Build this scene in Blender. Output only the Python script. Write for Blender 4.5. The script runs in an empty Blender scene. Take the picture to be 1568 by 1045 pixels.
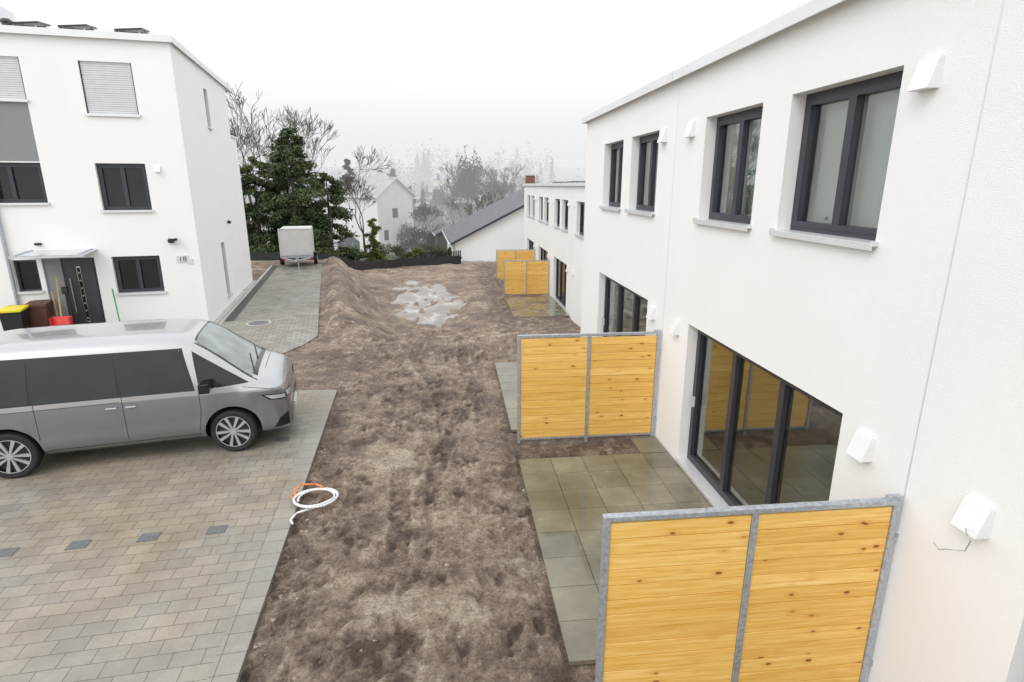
import bpy, math, random, bmesh
from mathutils import Vector, noise, Matrix
from mathutils.bvhtree import BVHTree
random.seed(7)
R=random.random
def U(a,b): return a+(b-a)*random.random()
sc=bpy.context.scene
col=sc.collection
def ss(a,b,x):
    t=max(0,min(1,(x-a)/(b-a))); return t*t*(3-2*t)

# ------------------------------------------------ materials
class NT:
    def __init__(s,name):
        s.m=bpy.data.materials.new(name); s.m.use_nodes=True
        s.t=s.m.node_tree; s.b=s.t.nodes['Principled BSDF']
    def n(s,typ,ins=None,**kw):
        nd=s.t.nodes.new(typ)
        for k,v in kw.items(): setattr(nd,k,v)
        if ins:
            for k,v in ins.items(): s.set(nd,k,v)
        return nd
    def set(s,nd,k,v):
        inp=nd.inputs[k]
        if hasattr(v,'is_output'): s.t.links.new(v,inp)
        else: inp.default_value=v
    def coord(s,rot=0,scale=(1,1,1),loc=(0,0,0)):
        tc=s.n('ShaderNodeTexCoord')
        mp=s.n('ShaderNodeMapping',{'Vector':tc.outputs['Object'],'Rotation':(0,0,rot),'Scale':scale,'Location':loc})
        return mp.outputs[0]
    def noise(s,vec,scale,detail=4,rough=.55):
        return s.n('ShaderNodeTexNoise',{'Vector':vec,'Scale':scale,'Detail':detail,'Roughness':rough}).outputs['Fac']
    def ramp(s,fac,stops):
        r=s.n('ShaderNodeValToRGB',{'Fac':fac}); e=r.color_ramp.elements
        while len(e)<len(stops): e.new(.5)
        for i,(p,c) in enumerate(stops):
            e[i].position=p; e[i].color=(c[0],c[1],c[2],1) if hasattr(c,'__len__') else (c,c,c,1)
        return r.outputs['Color']
    def mix(s,fac,a,b,mode='MIX'):
        m=s.n('ShaderNodeMix',data_type='RGBA',blend_type=mode)
        for i,v in ((0,fac),(6,a),(7,b)):
            if hasattr(v,'is_output'): s.t.links.new(v,m.inputs[i])
            else: m.inputs[i].default_value=(v if i==0 else (v[0],v[1],v[2],1))
        return m.outputs[2]
    def math(s,op,a,b=0):
        m=s.n('ShaderNodeMath',operation=op)
        s.set(m,0,a); s.set(m,1,b); return m.outputs[0]
    def bump(s,h,st=.3,dist=.02,normal=None):
        b=s.n('ShaderNodeBump',{'Height':h,'Strength':st,'Distance':dist})
        if normal: s.set(b,'Normal',normal)
        s.set(s.b,'Normal',b.outputs[0]); return b.outputs[0]
    def out(s,color=None,rough=None,metal=None,spec=None):
        if color is not None:
            s.set(s.b,'Base Color',color if hasattr(color,'is_output') else (color[0],color[1],color[2],1))
        if rough is not None: s.set(s.b,'Roughness',rough)
        if metal is not None: s.set(s.b,'Metallic',metal)
        if spec is not None: s.set(s.b,'Specular IOR Level',spec)
        return s.m
def simple(name,c,rough=.6,metal=0,var=.12,scale=6,bump=0,bscale=60,spec=.5):
    t=NT(name); v=t.coord()
    f=t.noise(v,scale)
    a=[x*(1-var) for x in c]; b=[min(1,x*(1+var)) for x in c]
    t.out(t.ramp(f,[(.3,a),(.7,b)]),rough,metal,spec)
    if bump: t.bump(t.noise(v,bscale,3),bump,.01)
    return t.m
def leafmat(name,dark,light,scale=1.2):
    t=NT(name); v=t.coord()
    f=t.noise(v,scale,3); g=t.noise(v,14,2)
    c=t.ramp(f,[(.38,dark),(.62,light)])
    c=t.mix(t.math('MULTIPLY',g,.4),c,[x*.4 for x in dark])
    t.out(c,.7,0,.2); return t.m
def plaster(name,c,var=.03):
    t=NT(name); v=t.coord()
    f=t.noise(v,.7,5); st=t.noise(t.coord(0,(3,3,.25)),1.2,4)
    cc=t.ramp(f,[(.3,[x*(1-var) for x in c]),(.7,c)])
    cc=t.mix(t.math('MULTIPLY',st,.05),cc,(.5,.5,.48))
    t.out(cc,.9,0,.2); t.bump(t.noise(v,110,3),.7,.008); return t.m
M={}
M['plaster']=plaster('white_plaster',(.86,.86,.855))
M['plaster_far']=plaster('distant_plaster',(.78,.78,.77))
M['greypl']=plaster('grey_plaster',(.25,.26,.27))
M['sill']=simple('sill_aluminium',(.70,.71,.73),.35,.3,.03)
M['frame']=simple('anthracite_frame',(.035,.038,.05),.4,0,.1)
M['door']=simple('anthracite_door',(.04,.042,.05),.35,0,.1)
M['cap']=simple('roof_cap_metal',(.74,.75,.76),.4,.1,.04,2)
M['black']=simple('black_plastic',(.012,.012,.013),.45,0,.2)
M['panel']=simple('roof_panel_dark',(.03,.03,.033),.4,0,.2)
M['rubber']=simple('tyre_rubber',(.018,.018,.019),.8,0,.2,20)
M['galv']=simple('galvanised_steel',(.44,.47,.51),.42,.55,.25,30,.05)
M['white']=simple('white_paint',(.76,.76,.765),.4,0,.03)
M['shutter']=simple('shutter_slats',(.60,.61,.62),.5,0,.03)
M['intwall']=simple('interior_wall',(.8,.79,.76),.9,0,.03)
M['blind']=simple('pale_interior_blind',(.66,.68,.66),.9,0,.12,.8)
M['intfloor']=simple('interior_floor',(.48,.40,.26),.4,0,.15,3)
M['red']=simple('red_plastic',(.6,.03,.02),.4)
M['green']=simple('green_plastic',(.04,.3,.12),.4)
M['brownbin']=simple('brown_plastic',(.10,.045,.025),.5)
M['yellow']=simple('yellow_plastic',(.75,.6,.02),.45)
M['orange']=simple('orange_plastic',(.8,.25,.08),.5)
M['wooddark']=simple('wood_handle',(.45,.3,.15),.6)
M['post']=simple('fence_stake',(.07,.06,.05),.8)
M['chrome']=simple('brushed_metal',(.6,.6,.62),.25,.9,.05)
M['gravel']=simple('gravel_dark',(.09,.085,.08),.9,0,.6,60,1,90)
M['kerb']=simple('kerb_concrete',(.46,.45,.42),.8,0,.15,20,.3)
def glassroom():
    t=NT('window_glass')
    t.t.nodes.remove(t.b)
    gl=t.n('ShaderNodeBsdfGlossy',{'Roughness':.01,'Color':(.95,1,.98,1)})
    tr=t.n('ShaderNodeBsdfTransparent',{'Color':(.88,.92,.89,1)})
    fr=t.n('ShaderNodeFresnel',{'IOR':1.55})
    f=t.math('ADD',t.math('MULTIPLY',fr.outputs[0],1.3),.14)
    mx=t.n('ShaderNodeMixShader',{0:f,1:tr.outputs[0],2:gl.outputs[0]})
    t.t.links.new(mx.outputs[0],t.t.nodes['Material Output'].inputs[0]); return t.m
M['glass']=glassroom()
M['dglass']=simple('dark_window_glass',(.012,.014,.015),.03,0,.3,.8,spec=.4)
M['doorglass']=simple('door_glass_strip',(.4,.36,.2),.15)

def dirtmat():
    t=NT('dirt_and_grass'); v=t.coord()
    n1=t.noise(v,.5,6,.62); n2=t.noise(v,4,7,.72); n3=t.noise(v,30,6,.8); n4=t.noise(v,1.6,5,.6); n5=t.noise(v,11,5,.7)
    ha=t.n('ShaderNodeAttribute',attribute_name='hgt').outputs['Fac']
    at=t.n('ShaderNodeAttribute',attribute_name='zone')
    sep=t.n('ShaderNodeSeparateColor',{0:at.outputs['Color']})
    lt=at.outputs['Alpha']
    f=t.math('ADD',t.math('ADD',t.math('MULTIPLY',n1,.36),t.math('MULTIPLY',n2,.28)),t.math('MULTIPLY',n4,.36))
    f=t.math('ADD',f,t.math('MULTIPLY',ha,.8))  # relief tints soil: damp hollows, dry crests, plus crevice shading painted into colour
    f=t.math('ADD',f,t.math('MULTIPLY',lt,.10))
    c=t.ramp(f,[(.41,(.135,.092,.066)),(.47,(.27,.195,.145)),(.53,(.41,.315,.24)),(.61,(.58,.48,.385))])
    c=t.mix(.8,c,t.ramp(n3,[(.40,(.46,.44,.42)),(.54,(1,1,1))]),'MULTIPLY')
    c=t.mix(.5,c,t.ramp(n5,[(.42,(.5,.48,.46)),(.50,(1,1,1))]),'MULTIPLY')
    gn=t.noise(v,.18,5); gn2=t.noise(v,9,3)
    g=t.ramp(gn,[(.35,(.06,.075,.03)),(.50,(.12,.14,.075)),(.58,(.42,.44,.41)),(.75,(.58,.6,.6))])
    g=t.mix(.4,g,t.ramp(gn2,[(.3,(.4,.4,.4)),(.7,(1,1,1))]),'MULTIPLY')
    dm=t.math('MULTIPLY',sep.outputs[2],t.ramp(n2,[(.38,.9),(.6,.25)]))
    c=t.mix(dm,c,t.ramp(n3,[(.4,(.062,.041,.031)),(.6,(.15,.105,.08))]))
    c=t.mix(sep.outputs[0],c,g)
    c=t.mix(sep.outputs[1],c,(.13,.13,.10))
    t.out(c,t.ramp(f,[(.42,.36),(.53,.85)]),0,.4)
    h=t.math('ADD',t.math('MULTIPLY',n3,.8),t.math('ADD',n2,n5))
    t.bump(h,.9,.06); return t.m
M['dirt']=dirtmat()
def paver(name,rot,w,h,c1,c2,tan,off=.5,mort=.004,rough=(.28,.65),sc2=.35,mc=(.12,.11,.095)):
    t=NT(name); v=t.coord(rot)
    b=t.n('ShaderNodeTexBrick',{'Vector':v,'Color1':(*c1,1),'Color2':(*c2,1),'Mortar':(*mc,1),'Scale':1.0,'Mortar Size':mort,'Mortar Smooth':.4,'Bias':-.1,'Brick Width':w,'Row Height':h},offset=off)
    n=t.noise(v,sc2,5,.6); n3=t.noise(v,40,4,.7); n2=t.noise(v,1.6,5,.65)
    c=t.mix(t.ramp(n,[(.40,0.0),(.60,.8)]),b.outputs['Color'],tan,'MULTIPLY')
    c=t.mix(.5,c,t.ramp(n3,[(.3,(.66,.66,.66)),(.7,(1,1,1))]),'MULTIPLY')
    c=t.mix(.7,c,t.ramp(n2,[(.35,(.68,.66,.63)),(.65,(1,1,1))]),'MULTIPLY')
    t.out(c,t.ramp(n2,[(.35,rough[0]),(.65,rough[1])]),0,.5)
    hh=t.math('SUBTRACT',t.math('MULTIPLY',n3,.15),b.outputs['Fac'])
    t.bump(hh,.5,.008); return t.m
A1=math.radians(5)
M['pave']=paver('concrete_pavers',-A1,.28,.187,(.315,.305,.275),(.385,.365,.32),(.97,.84,.66))
M['paveedge']=paver('edge_pavers',-A1,.36,.25,(.355,.34,.305),(.32,.31,.28),(.98,.88,.74),off=.0)
M['drive']=paver('driveway_pavers',-math.radians(11),.26,.18,(.29,.28,.25),(.41,.39,.345),(.97,.91,.82),mort=.010,mc=(.14,.13,.11))
M['darkpaver']=simple('dark_paver',(.13,.135,.14),.6,0,.2,20,.3)
def slabmat():
    t=NT('patio_slab'); v=t.coord(); n=t.noise(v,1.1,5,.6); n3=t.noise(v,50,3)
    gi=t.n('ShaderNodeNewGeometry')
    cc=t.ramp(n,[(.35,(.155,.143,.097)),(.65,(.27,.25,.18))])
    cc=t.mix(1.0,cc,t.ramp(gi.outputs['Random Per Island'],[(0,(.85,.85,.85)),(1,(1.08,1.08,1.08))]),'MULTIPLY')
    cc=t.mix(.25,cc,t.ramp(n3,[(.3,(.6,.6,.6)),(.7,(1,1,1))]),'MULTIPLY')
    t.out(cc,t.ramp(n,[(.42,.06),(.6,.3)]),0,.5); return t.m
M['slab']=slabmat()
def wood():
    t=NT('larch_board')
    tc=t.n('ShaderNodeTexCoord'); gi=t.n('ShaderNodeNewGeometry'); rd=gi.outputs['Random Per Island']
    cx=t.n('ShaderNodeCombineXYZ',{0:t.math('MULTIPLY',rd,37.0),1:t.math('MULTIPLY',rd,11.0),2:0.0})
    ad=t.n('ShaderNodeVectorMath',operation='ADD'); t.set(ad,0,tc.outputs['Object']); t.set(ad,1,cx.outputs[0])
    def mp(s): return t.n('ShaderNodeMapping',{'Vector':ad.outputs[0],'Scale':s}).outputs[0]
    g=t.noise(mp((1.3,1,34)),1.6,7,.6)
    c=t.ramp(g,[(.3,(.68,.38,.075)),(.52,(.80,.50,.135)),(.75,(.88,.63,.25))])
    tint=t.ramp(rd,[(0,(.93,.88,.78)),(.5,(1,.98,.93)),(1,(1.05,1.07,1.15))])
    c=t.mix(1.0,c,tint,'MULTIPLY')
    vk=t.n('ShaderNodeTexVoronoi',{'Vector':mp((4.2,1,8.5)),'Scale':1.0,'Randomness':1.0})
    sel=t.n('ShaderNodeSeparateColor',{0:vk.outputs['Color']})
    on=t.math('GREATER_THAN',sel.outputs[0],.3)
    k=t.math('MULTIPLY',t.ramp(vk.outputs['Distance'],[(.08,1.0),(.14,0.0)]),on)
    halo=t.math('MULTIPLY',t.ramp(vk.outputs['Distance'],[(.10,.5),(.34,0.0)]),on)
    c=t.mix(halo,c,(.64,.29,.06)); c=t.mix(k,c,(.29,.085,.018))
    t.out(c,.5,0,.3); t.bump(g,.15,.005); return t.m
M['wood']=wood()
def carpaint():
    t=NT('two_tone_car_paint'); tc=t.n('ShaderNodeTexCoord')
    sx=t.n('ShaderNodeSeparateXYZ',{0:tc.outputs['Object']})
    z=t.n('ShaderNodeMapRange',{0:sx.outputs['Z'],1:0,2:2}).outputs[0]
    r=t.n('ShaderNodeValToRGB',{'Fac':z}); r.color_ramp.interpolation='CONSTANT'
    e=r.color_ramp.elements; e[0].position=0; e[0].color=(.02,.02,.021,1)
    e[1].position=.14; e[1].color=(.235,.24,.255,1)
    x=e.new(.51); x.color=(.44,.45,.465,1)
    t.out(r.outputs[0],.26,.6,.5)
    t.b.inputs['Coat Weight'].default_value=.8; t.b.inputs['Coat Roughness'].default_value=.02
    return t.m
M['paint']=carpaint()
M['carglass']=simple('car_side_glass',(.014,.017,.018),.03,0,.3,1.5,spec=.45)
M['windshield']=simple('windscreen_glass',(.21,.24,.235),.03,0,.55,2.0,spec=.9)  # pale mottled base colour stands in for reflected sky and the cabin behind
M['trim']=simple('gloss_black_trim',(.01,.01,.011),.15)
M['lamp']=simple('headlamp_lens',(.5,.52,.55),.08,.2)
M['seam']=simple('panel_gap',(.03,.03,.03),.7)

class MB:
    def __init__(s): s.v=[]; s.f=[]; s.mi=[]; s.mats=[]
    def m(s,k):
        k=M[k] if isinstance(k,str) else k
        if k not in s.mats: s.mats.append(k)
        return s.mats.index(k)
    def face(s,pts,mat):
        i=len(s.v); s.v+= [tuple(p) for p in pts]; s.f.append(tuple(range(i,i+len(pts)))); s.mi.append(s.m(mat))
    def box(s,x0,x1,y0,y1,z0,z1,mat,T=None):
        P=[(x,y,z) for z in (z0,z1) for y in (y0,y1) for x in (x0,x1)]
        if T: P=[tuple(T@Vector(p)) for p in P]
        i=len(s.v); s.v+=P; k=s.m(mat)
        for f in ((0,2,3,1),(4,5,7,6),(0,1,5,4),(2,6,7,3),(0,4,6,2),(1,3,7,5)):
            s.f.append(tuple(i+j for j in f)); s.mi.append(k)
    def cyl(s,p0,p1,r0,r1,n,mat,caps=True):
        p0=Vector(p0);p1=Vector(p1);d=(p1-p0)
        if d.length<1e-6:return
        d.normalize(); a=d.orthogonal().normalized(); b=d.cross(a)
        i=len(s.v);k=s.m(mat)
        for p,r in((p0,r0),(p1,r1)):
            for j in range(n):
                t=2*math.pi*j/n; s.v.append(tuple(p+a*(r*math.cos(t))+b*(r*math.sin(t))))
        for j in range(n):
            j2=(j+1)%n; s.f.append((i+j,i+j2,i+n+j2,i+n+j)); s.mi.append(k)
        if caps:
            s.f.append(tuple(i+j for j in range(n))[::-1]); s.mi.append(k)
            s.f.append(tuple(i+n+j for j in range(n))); s.mi.append(k)
    def tube(s,pts,r,n,mat):
        for a,b in zip(pts,pts[1:]): s.cyl(a,b,r,r,n,mat)
    def prism(s,poly,z0,z1,mat,side=None):
        s.face([(x,y,z1) for x,y in poly],mat)
        m=len(poly)
        for i in range(m):
            a=poly[i];b=poly[(i+1)%m]
            s.face([(a[0],a[1],z0),(b[0],b[1],z0),(b[0],b[1],z1),(a[0],a[1],z1)],side or mat)
    def build(s,name,parent=None,smooth=False,bevel=0,loc=None,rotz=None):
        me=bpy.data.meshes.new(name); me.from_pydata(s.v,[],s.f)
        for m in s.mats: me.materials.append(m)
        me.polygons.foreach_set('material_index',s.mi)
        if smooth: me.polygons.foreach_set('use_smooth',[True]*len(s.f))
        me.update()
        o=bpy.data.objects.new(name,me); col.objects.link(o)
        if parent: o.parent=parent
        if loc: o.location=loc
        if rotz is not None: o.rotation_euler=(0,0,rotz)
        if bevel:
            b=o.modifiers.new('b','BEVEL'); b.width=bevel; b.segments=2; b.limit_method='ANGLE'
        return o
def group(name,loc=(0,0,0),rotz=0):
    e=bpy.data.objects.new(name,None); col.objects.link(e); e.location=loc; e.rotation_euler=(0,0,rotz)
    e.empty_display_size=.2; return e

# ------------------------------------------------ terrain
near_poly=[(-26,-4),(-1.37,-4),(-1.68,.0),(-2.51,11.72),(-6.5,12.05),(-26,13.7)]
drive_poly=[(-26,13.71),(-6.5,12.06),(-6.4,12.9),(-5.3,13.5),(-4.75,14.0),(-4.4,14.7),(-4.08,15.5),(-3.92,16.4),(-7.15,32.4),(-9.75,31.9),(-7.28,17.75),(-7.6,17.7),(-26,14.6)]
def inpoly(x,y,P):
    c=False;j=len(P)-1
    for i in range(len(P)):
        xi,yi=P[i];xj,yj=P[j]
        if (yi>y)!=(yj>y) and x<(xj-xi)*(y-yi)/(yj-yi)+xi: c=not c
        j=i
    return c
far=[(44,0),(70,-2.0),(120,-5.5),(165,-6),(230,6),(320,15),(600,22)]
def base(x,y):
    e=(x+3.92)*.98+(y-16.4)*.198
    lat=ss(.5,2.7,e)
    z=-1.5*ss(14.6,23,y)*lat+(1-lat)*(-1.5*ss(34,42,y))
    z+=.22*ss(.15,.6,e)*(1-ss(.8,2.2,e))*ss(16,19,y)*(1-ss(34,40,y))
    if y>44:
        for (a,za),(b,zb) in zip(far,far[1:]):
            if y<=b: z+=za+(zb-za)*(y-a)/(b-a); break
        else: z+=22
    return z
def fn(x,y,s,seed=0): return noise.noise(Vector((x*s,y*s,seed)))
random.seed(3)
prints=[(U(-2.3,.9),U(3.5,15),U(-.7,.7)) for _ in range(330)]
grid={}
for p in prints:
    for dx in(-1,0,1):
        for dy in(-1,0,1): grid.setdefault((int(p[0]*2)+dx,int(p[1]*2)+dy),[]).append(p)
def flatp(x,y):
    a=1-ss(.45,1.15,math.hypot((x+.35)/.62,(y-5.1)/.42)+.35*fn(x,y,2.5,51))
    b=.75*(1-ss(.4,1.2,math.hypot((x+1.1)/.6,(y-8.6)/.8)+.5*fn(x,y,1.8,52)))
    c=.5*(1-ss(.4,1.2,math.hypot((x+.1)/.7,(y-6.6)/.5)+.5*fn(x,y,1.8,53)))
    return max(a,b,c)
def hz(x,y):
    z=base(x,y); d_=0
    dirt=1-ss(40,46,y)
    if -9.5<x<5.2 and 1<y<44:
        inb=(x>3.3 and y<15)
        patio=(.9<x<3.5 and (4.0<y<8.3 or 9.2<y<13.5 or y<3.0))
        if not inb and not patio:
            e=(x+3.92)*.98+(y-16.4)*.198
            rid=abs(fn(x,y,5,3)); cl=max(0,fn(x,y,11,5))
            a=.45+1.0*max(0,fn(x,y,.6,8)+.25)
            z+=dirt*(.045*fn(x,y,.8,1)+.03*fn(x,y,2.6,2))
            bas=ss(21,23,y)*ss(1.6,3,e)*(1-ss(1.2,2.2,x))
            d_+=dirt*(1-.75*bas)*(a*(.045*rid-.012)+a*.11*cl*cl+.012*fn(x,y,23,6))
            if 3<y<16:
                for ox,sl,dp in((-.95,-.03,.034),(.35,.0,.034),(-.2,.12,.026),(-1.5,.05,.022),(.0,-.16,.024)):
                    d=abs(x-(ox+sl*(y-8)+.15*math.sin(y*.7+ox*3)+.05*fn(x,y,1.2,60)))
                    w=max(0,.1+1.0*ss(-.15,.3,fn(x+ox*3,y,.5,11)))
                    if d<.14: d_-=dp*(.4+.6*(.5+.5*math.sin(y*36+abs(d)*40)))*w
                    elif d<.21: d_+=.012*w
                for (px,py,pa) in grid.get((int(x*2),int(y*2)),()):
                    dx=x-px;dy=y-py; u=dx*math.cos(pa)+dy*math.sin(pa); v_=-dx*math.sin(pa)+dy*math.cos(pa)
                    q=(u/.065)**2+(v_/.15)**2
                    if q<1: d_-=.024*(1-q*q)
                    elif q<2: d_+=.012
                d_*=1-.8*flatp(x,y)
            if y>14 and e>0:
                z+=.24*fn(x,y,.9,9)*ss(0,1,e)*(1-ss(22,24,y)); d_+=(1-.8*bas)*(.09*abs(fn(x,y,3,12))-.02+.05*max(0,fn(x,y,7,13)))
            if y>21 and e>1.6:
                q=math.hypot((x+1.45+(y-29.3)*.12)/1.9,(y-29.3)/6.6)+.45*fn(x,y*.5,1.1,14)
                z+=-.020+.15*ss(.6,1.3,q)+.055*fn(x*1.6,y*.45,1.5,15)+.03*fn(x*2,y*.6,3,16)
            z+=d_
        elif patio: z=min(z,-.03)
    elif y>44: z+=.25*fn(x,y,.08,4)
    if inpoly(x,y,near_poly) or inpoly(x,y,drive_poly): z=min(z,-.04)
    return z,d_
def rng(a,b,s):
    n=max(1,int(round((b-a)/s))); return [a+(b-a)*i/n for i in range(n)]
xs=rng(-900,-200,100)+rng(-200,-40,16)+rng(-40,-9,2)+rng(-9,-5,.16)+rng(-5,-2.6,.08)+rng(-2.6,1.2,.034)+rng(1.2,3.6,.08)+rng(3.6,8,.4)+rng(8,40,3)+rng(40,200,16)+rng(200,901,100)+[900]
ys=rng(-60,3,7)+rng(3,12,.036)+rng(12,18,.06)+rng(18,26,.1)+rng(26,44,.16)+rng(44,80,2)+rng(80,330,10)+rng(330,1001,60)+[1000]
verts=[];relief=[]
for y in ys:
    for x in xs:
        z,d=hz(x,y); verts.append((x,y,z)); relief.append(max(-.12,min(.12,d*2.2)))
nx=len(xs)
faces=[(j*nx+i,j*nx+i+1,(j+1)*nx+i+1,(j+1)*nx+i) for j in range(len(ys)-1) for i in range(nx-1)]
buf=[]
for (x,y,z) in verts:
    g=ss(42,44,y) if x>-9 else ss(33,36,y)
    if x<-10 and y<33: g=0
    h=ss(80,150,y)
    dk=0
    if 8.25<y<9.25 and .9<x<3.5: dk=.9
    if 13.4<y<22: dk=max(dk,.9*ss(1.4,2.2,x)*(.6+.8*fn(x,y,1.5,3)))
    if 11<y<20: dk=max(dk,.6*(1-ss(0,2.2,abs(y-(14.6+.3*x))))*ss(-5,-3,x)*(1-ss(-.5,1.8,x)))
    if 8<y<20: dk=max(dk,.3*ss(-.2,.4,fn(x,y,.35,31))*ss(8,12,y))
    if y>21 and x>1.2: dk=max(dk,.8*ss(1.2,2,x))
    if 3<y<12 and x>-2.6: dk=max(dk,.75*(1-ss(.1,.5,x+2.51-(11.7-y)*.073)))
    if 3<y<9.5 and .2<x<1: dk=max(dk,.35*ss(.45,.85,x))
    li=flatp(x,y) if (3<y<12 and -3<x<1.2) else 0
    buf+= [g,h,max(0,min(1,dk*(1-li))),li]
me=bpy.data.meshes.new('ground'); me.from_pydata(verts,[],faces); me.materials.append(M['dirt'])
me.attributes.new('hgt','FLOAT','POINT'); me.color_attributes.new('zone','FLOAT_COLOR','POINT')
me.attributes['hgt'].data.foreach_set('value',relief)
me.attributes['zone'].data.foreach_set('color',buf)
me.polygons.foreach_set('use_smooth',[True]*len(faces)); me.update()
o=bpy.data.objects.new('ground',me); col.objects.link(o)
random.seed(12); b=MB(); M['stone']=simple('stones',(.30,.26,.21),.9,0,.35,4)
M['clod']=simple('soil_clods',(.16,.115,.085),.95,0,.4,4)
for _ in range(2600):
    y=U(3.6,22); x=U(-2.6,1.0) if y<13 else U(-3.6,2.4)
    if R()<.3 and y<12: x=-2.51+(11.7-y)*.073+.05+abs(random.gauss(0,.2))
    elif fn(x,y,.9,40)<-.1 and R()<.7: continue
    if inpoly(x+.05,y,near_poly) or inpoly(x,y,drive_poly): continue
    z=hz(x,y)[0]; s=.007+.026*R()**3; k=len(b.v); m=b.m('clod' if R()<.8 else 'stone')
    P=[(1,0,0),(0,1,0),(-1,0,0),(0,-1,0),(0,0,.8)]
    b.v+=[(x+p[0]*s*U(.7,1.3),y+p[1]*s*U(.7,1.3),z+p[2]*s*U(.7,1.2)) for p in P]
    for f in((0,1,4),(1,2,4),(2,3,4),(3,0,4)): b.f.append(tuple(k+i for i in f)); b.mi.append(m)
b.build('soil_clods_and_stones')

b=MB(); b.prism(near_poly,-.1,.035,'pave'); b.build('paved_parking_area')
b=MB()
def ex(y): return -1.68-(y)*.0709
b.prism([(ex(-4)-.25,-4),(ex(-4)+.012,-4),(ex(11.71)+.012,11.71),(ex(11.71)-.25,11.75)],-.09,.040,'paveedge')
b.build('paving_border')
b=MB(); b.prism(drive_poly,-.1,.033,'drive'); b.build('driveway')
b=MB()
for k in range(7):
    c=Vector((-3.03-.765*k,6.65-.077*k,0)); T=Matrix.Translation(c)@Matrix.Rotation(A1,4,'Z')
    b.box(-.11,.11,-.085,.085,0,.043,'darkpaver',T)
c=Vector((-2.95,9.3,0)); b.box(-.1,.1,-.09,.09,0,.043,'darkpaver',Matrix.Translation(c)@Matrix.Rotation(A1,4,'Z'))
b.build('parking_marker_pavers')
b=MB(); b.cyl((-6.1,18.2,0),(-6.1,18.2,.040),.36,.36,32,'kerb'); b.cyl((-6.1,18.2,0),(-6.1,18.2,.046),.28,.28,32,'darkpaver'); b.cyl((-6.1,18.2,0),(-6.1,18.2,.043),.3,.3,32,'gravel'); b.build('manhole_cover')
t=NT('puddle_water'); v=t.coord(0,(1,.5,1)); nn=t.noise(v,1.3,4,.6)
t.out(t.ramp(nn,[(.42,(.17,.13,.10)),(.55,(.28,.235,.20)),(.66,(.52,.50,.47))]),t.ramp(nn,[(.42,.03),(.6,.22)]),0,.55); t.bump(t.noise(v,4,2),.05,.01)
b=MB(); b.face([(-3.4,22.5,-1.492),(1.6,22.5,-1.492),(1.2,37.5,-1.492),(-4.6,37.5,-1.492)],t.m); b.build('puddle')
def patio(x0,y0,nx_,ny_,z,name,s=.5):
    b=MB()
    for i in range(nx_):
        for j in range(ny_):
            w=min(s,2.44-i*s)
            b.box(x0+i*s+.003,x0+i*s+w-.003,y0+j*s+.003,y0+j*s+s-.003,z-.05,z+U(-.0015,.0015),'slab')
    b.build(name,bevel=.003)
patio(.95,4.17,5,8,.035,'patio'); patio(.95,9.3,5,8,.035,'patio')
patio(2.6,24.3,5,9,-1.34,'patio'); patio(.95,-1,5,8,.035,'patio')
b=MB(); b.box(2.95,3.385,8.2,8.8,-.05,.03,'slab'); b.build('paving_slab',bevel=.003)

# ------------------------------------------------ facade tools
def facade(b,L,z0,z1,holes,depth,mw,y=0,rev=True):
    X=sorted({0,L,*[h[0] for h in holes],*[h[1] for h in holes]})
    Z=sorted({z0,z1,*[h[2] for h in holes],*[h[3] for h in holes]})
    for a,c in zip(X,X[1:]):
        for d,e in zip(Z,Z[1:]):
            mx,mz=(a+c)/2,(d+e)/2
            if any(h[0]<mx<h[1] and h[2]<mz<h[3] for h in holes): continue
            b.face([(a,y,d),(c,y,d),(c,y,e),(a,y,e)],mw)
    if not rev: return
    for h in holes:
        a,c,d,e=h[:4]; D=depth
        b.face([(a,0,d),(a,0,e),(a,D,e),(a,D,d)],mw); b.face([(c,0,d),(c,D,d),(c,D,e),(c,0,e)],mw)
        b.face([(a,0,e),(c,0,e),(c,D,e),(a,D,e)],mw); b.face([(a,0,d),(a,D,d),(c,D,d),(c,0,d)],mw)
def window(b,a,c,d,e,D,n,g,fw=.065):
    y0=D-.05; y1=D+.03
    b.box(a,a+fw,y0,y1,d,e,'frame'); b.box(c-fw,c,y0,y1,d,e,'frame')
    b.box(a+fw,c-fw,y0,y1,e-fw,e,'frame'); b.box(a+fw,c-fw,y0,y1,d,d+fw,'frame')
    w=(c-a-2*fw)/n; s=.05
    for i in range(n):
        p=a+fw+i*w; q=p+w
        if n>1:
            b.box(p,p+s,y0-.012,y1-.012,d+fw,e-fw,'frame'); b.box(q-s,q,y0-.012,y1-.012,d+fw,e-fw,'frame')
            b.box(p+s,q-s,y0-.012,y1-.012,e-fw-s,e-fw,'frame'); b.box(p+s,q-s,y0-.012,y1-.012,d+fw,d+fw+s,'frame')
    b.face([(a+.02,D-.005,d+.02),(c-.02,D-.005,d+.02),(c-.02,D-.005,e-.02),(a+.02,D-.005,e-.02)],g)
def sillb(b,a,c,d):
    b.box(a-.04,c+.04,-.06,.15,d-.005,d+.02,'sill'); b.box(a-.04,c+.04,-.06,-.05,d-.04,d-.005,'sill')
    b.box(a-.04,a-.02,-.06,0.1,d+.02,d+.035,'sill'); b.box(c+.02,c+.04,-.06,.1,d+.02,d+.035,'sill')
def walllamp(b,x,z,w=.19,h=.21):
    P=[(x-w/2,0,z-h/2),(x+w/2,0,z-h/2),(x+w/2,0,z+h/2),(x-w/2,0,z+h/2),(x-w/2,-.10,z-h/2),(x+w/2,-.10,z-h/2),(x+w/2,-.035,z+h/2),(x-w/2,-.035,z+h/2)]
    i=len(b.v); b.v+=P; k=b.m('white')
    for f in((4,5,6,7),(0,4,7,3),(1,2,6,5),(3,7,6,2),(0,1,5,4)): b.f.append(tuple(i+j for j in f)); b.mi.append(k)
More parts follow.
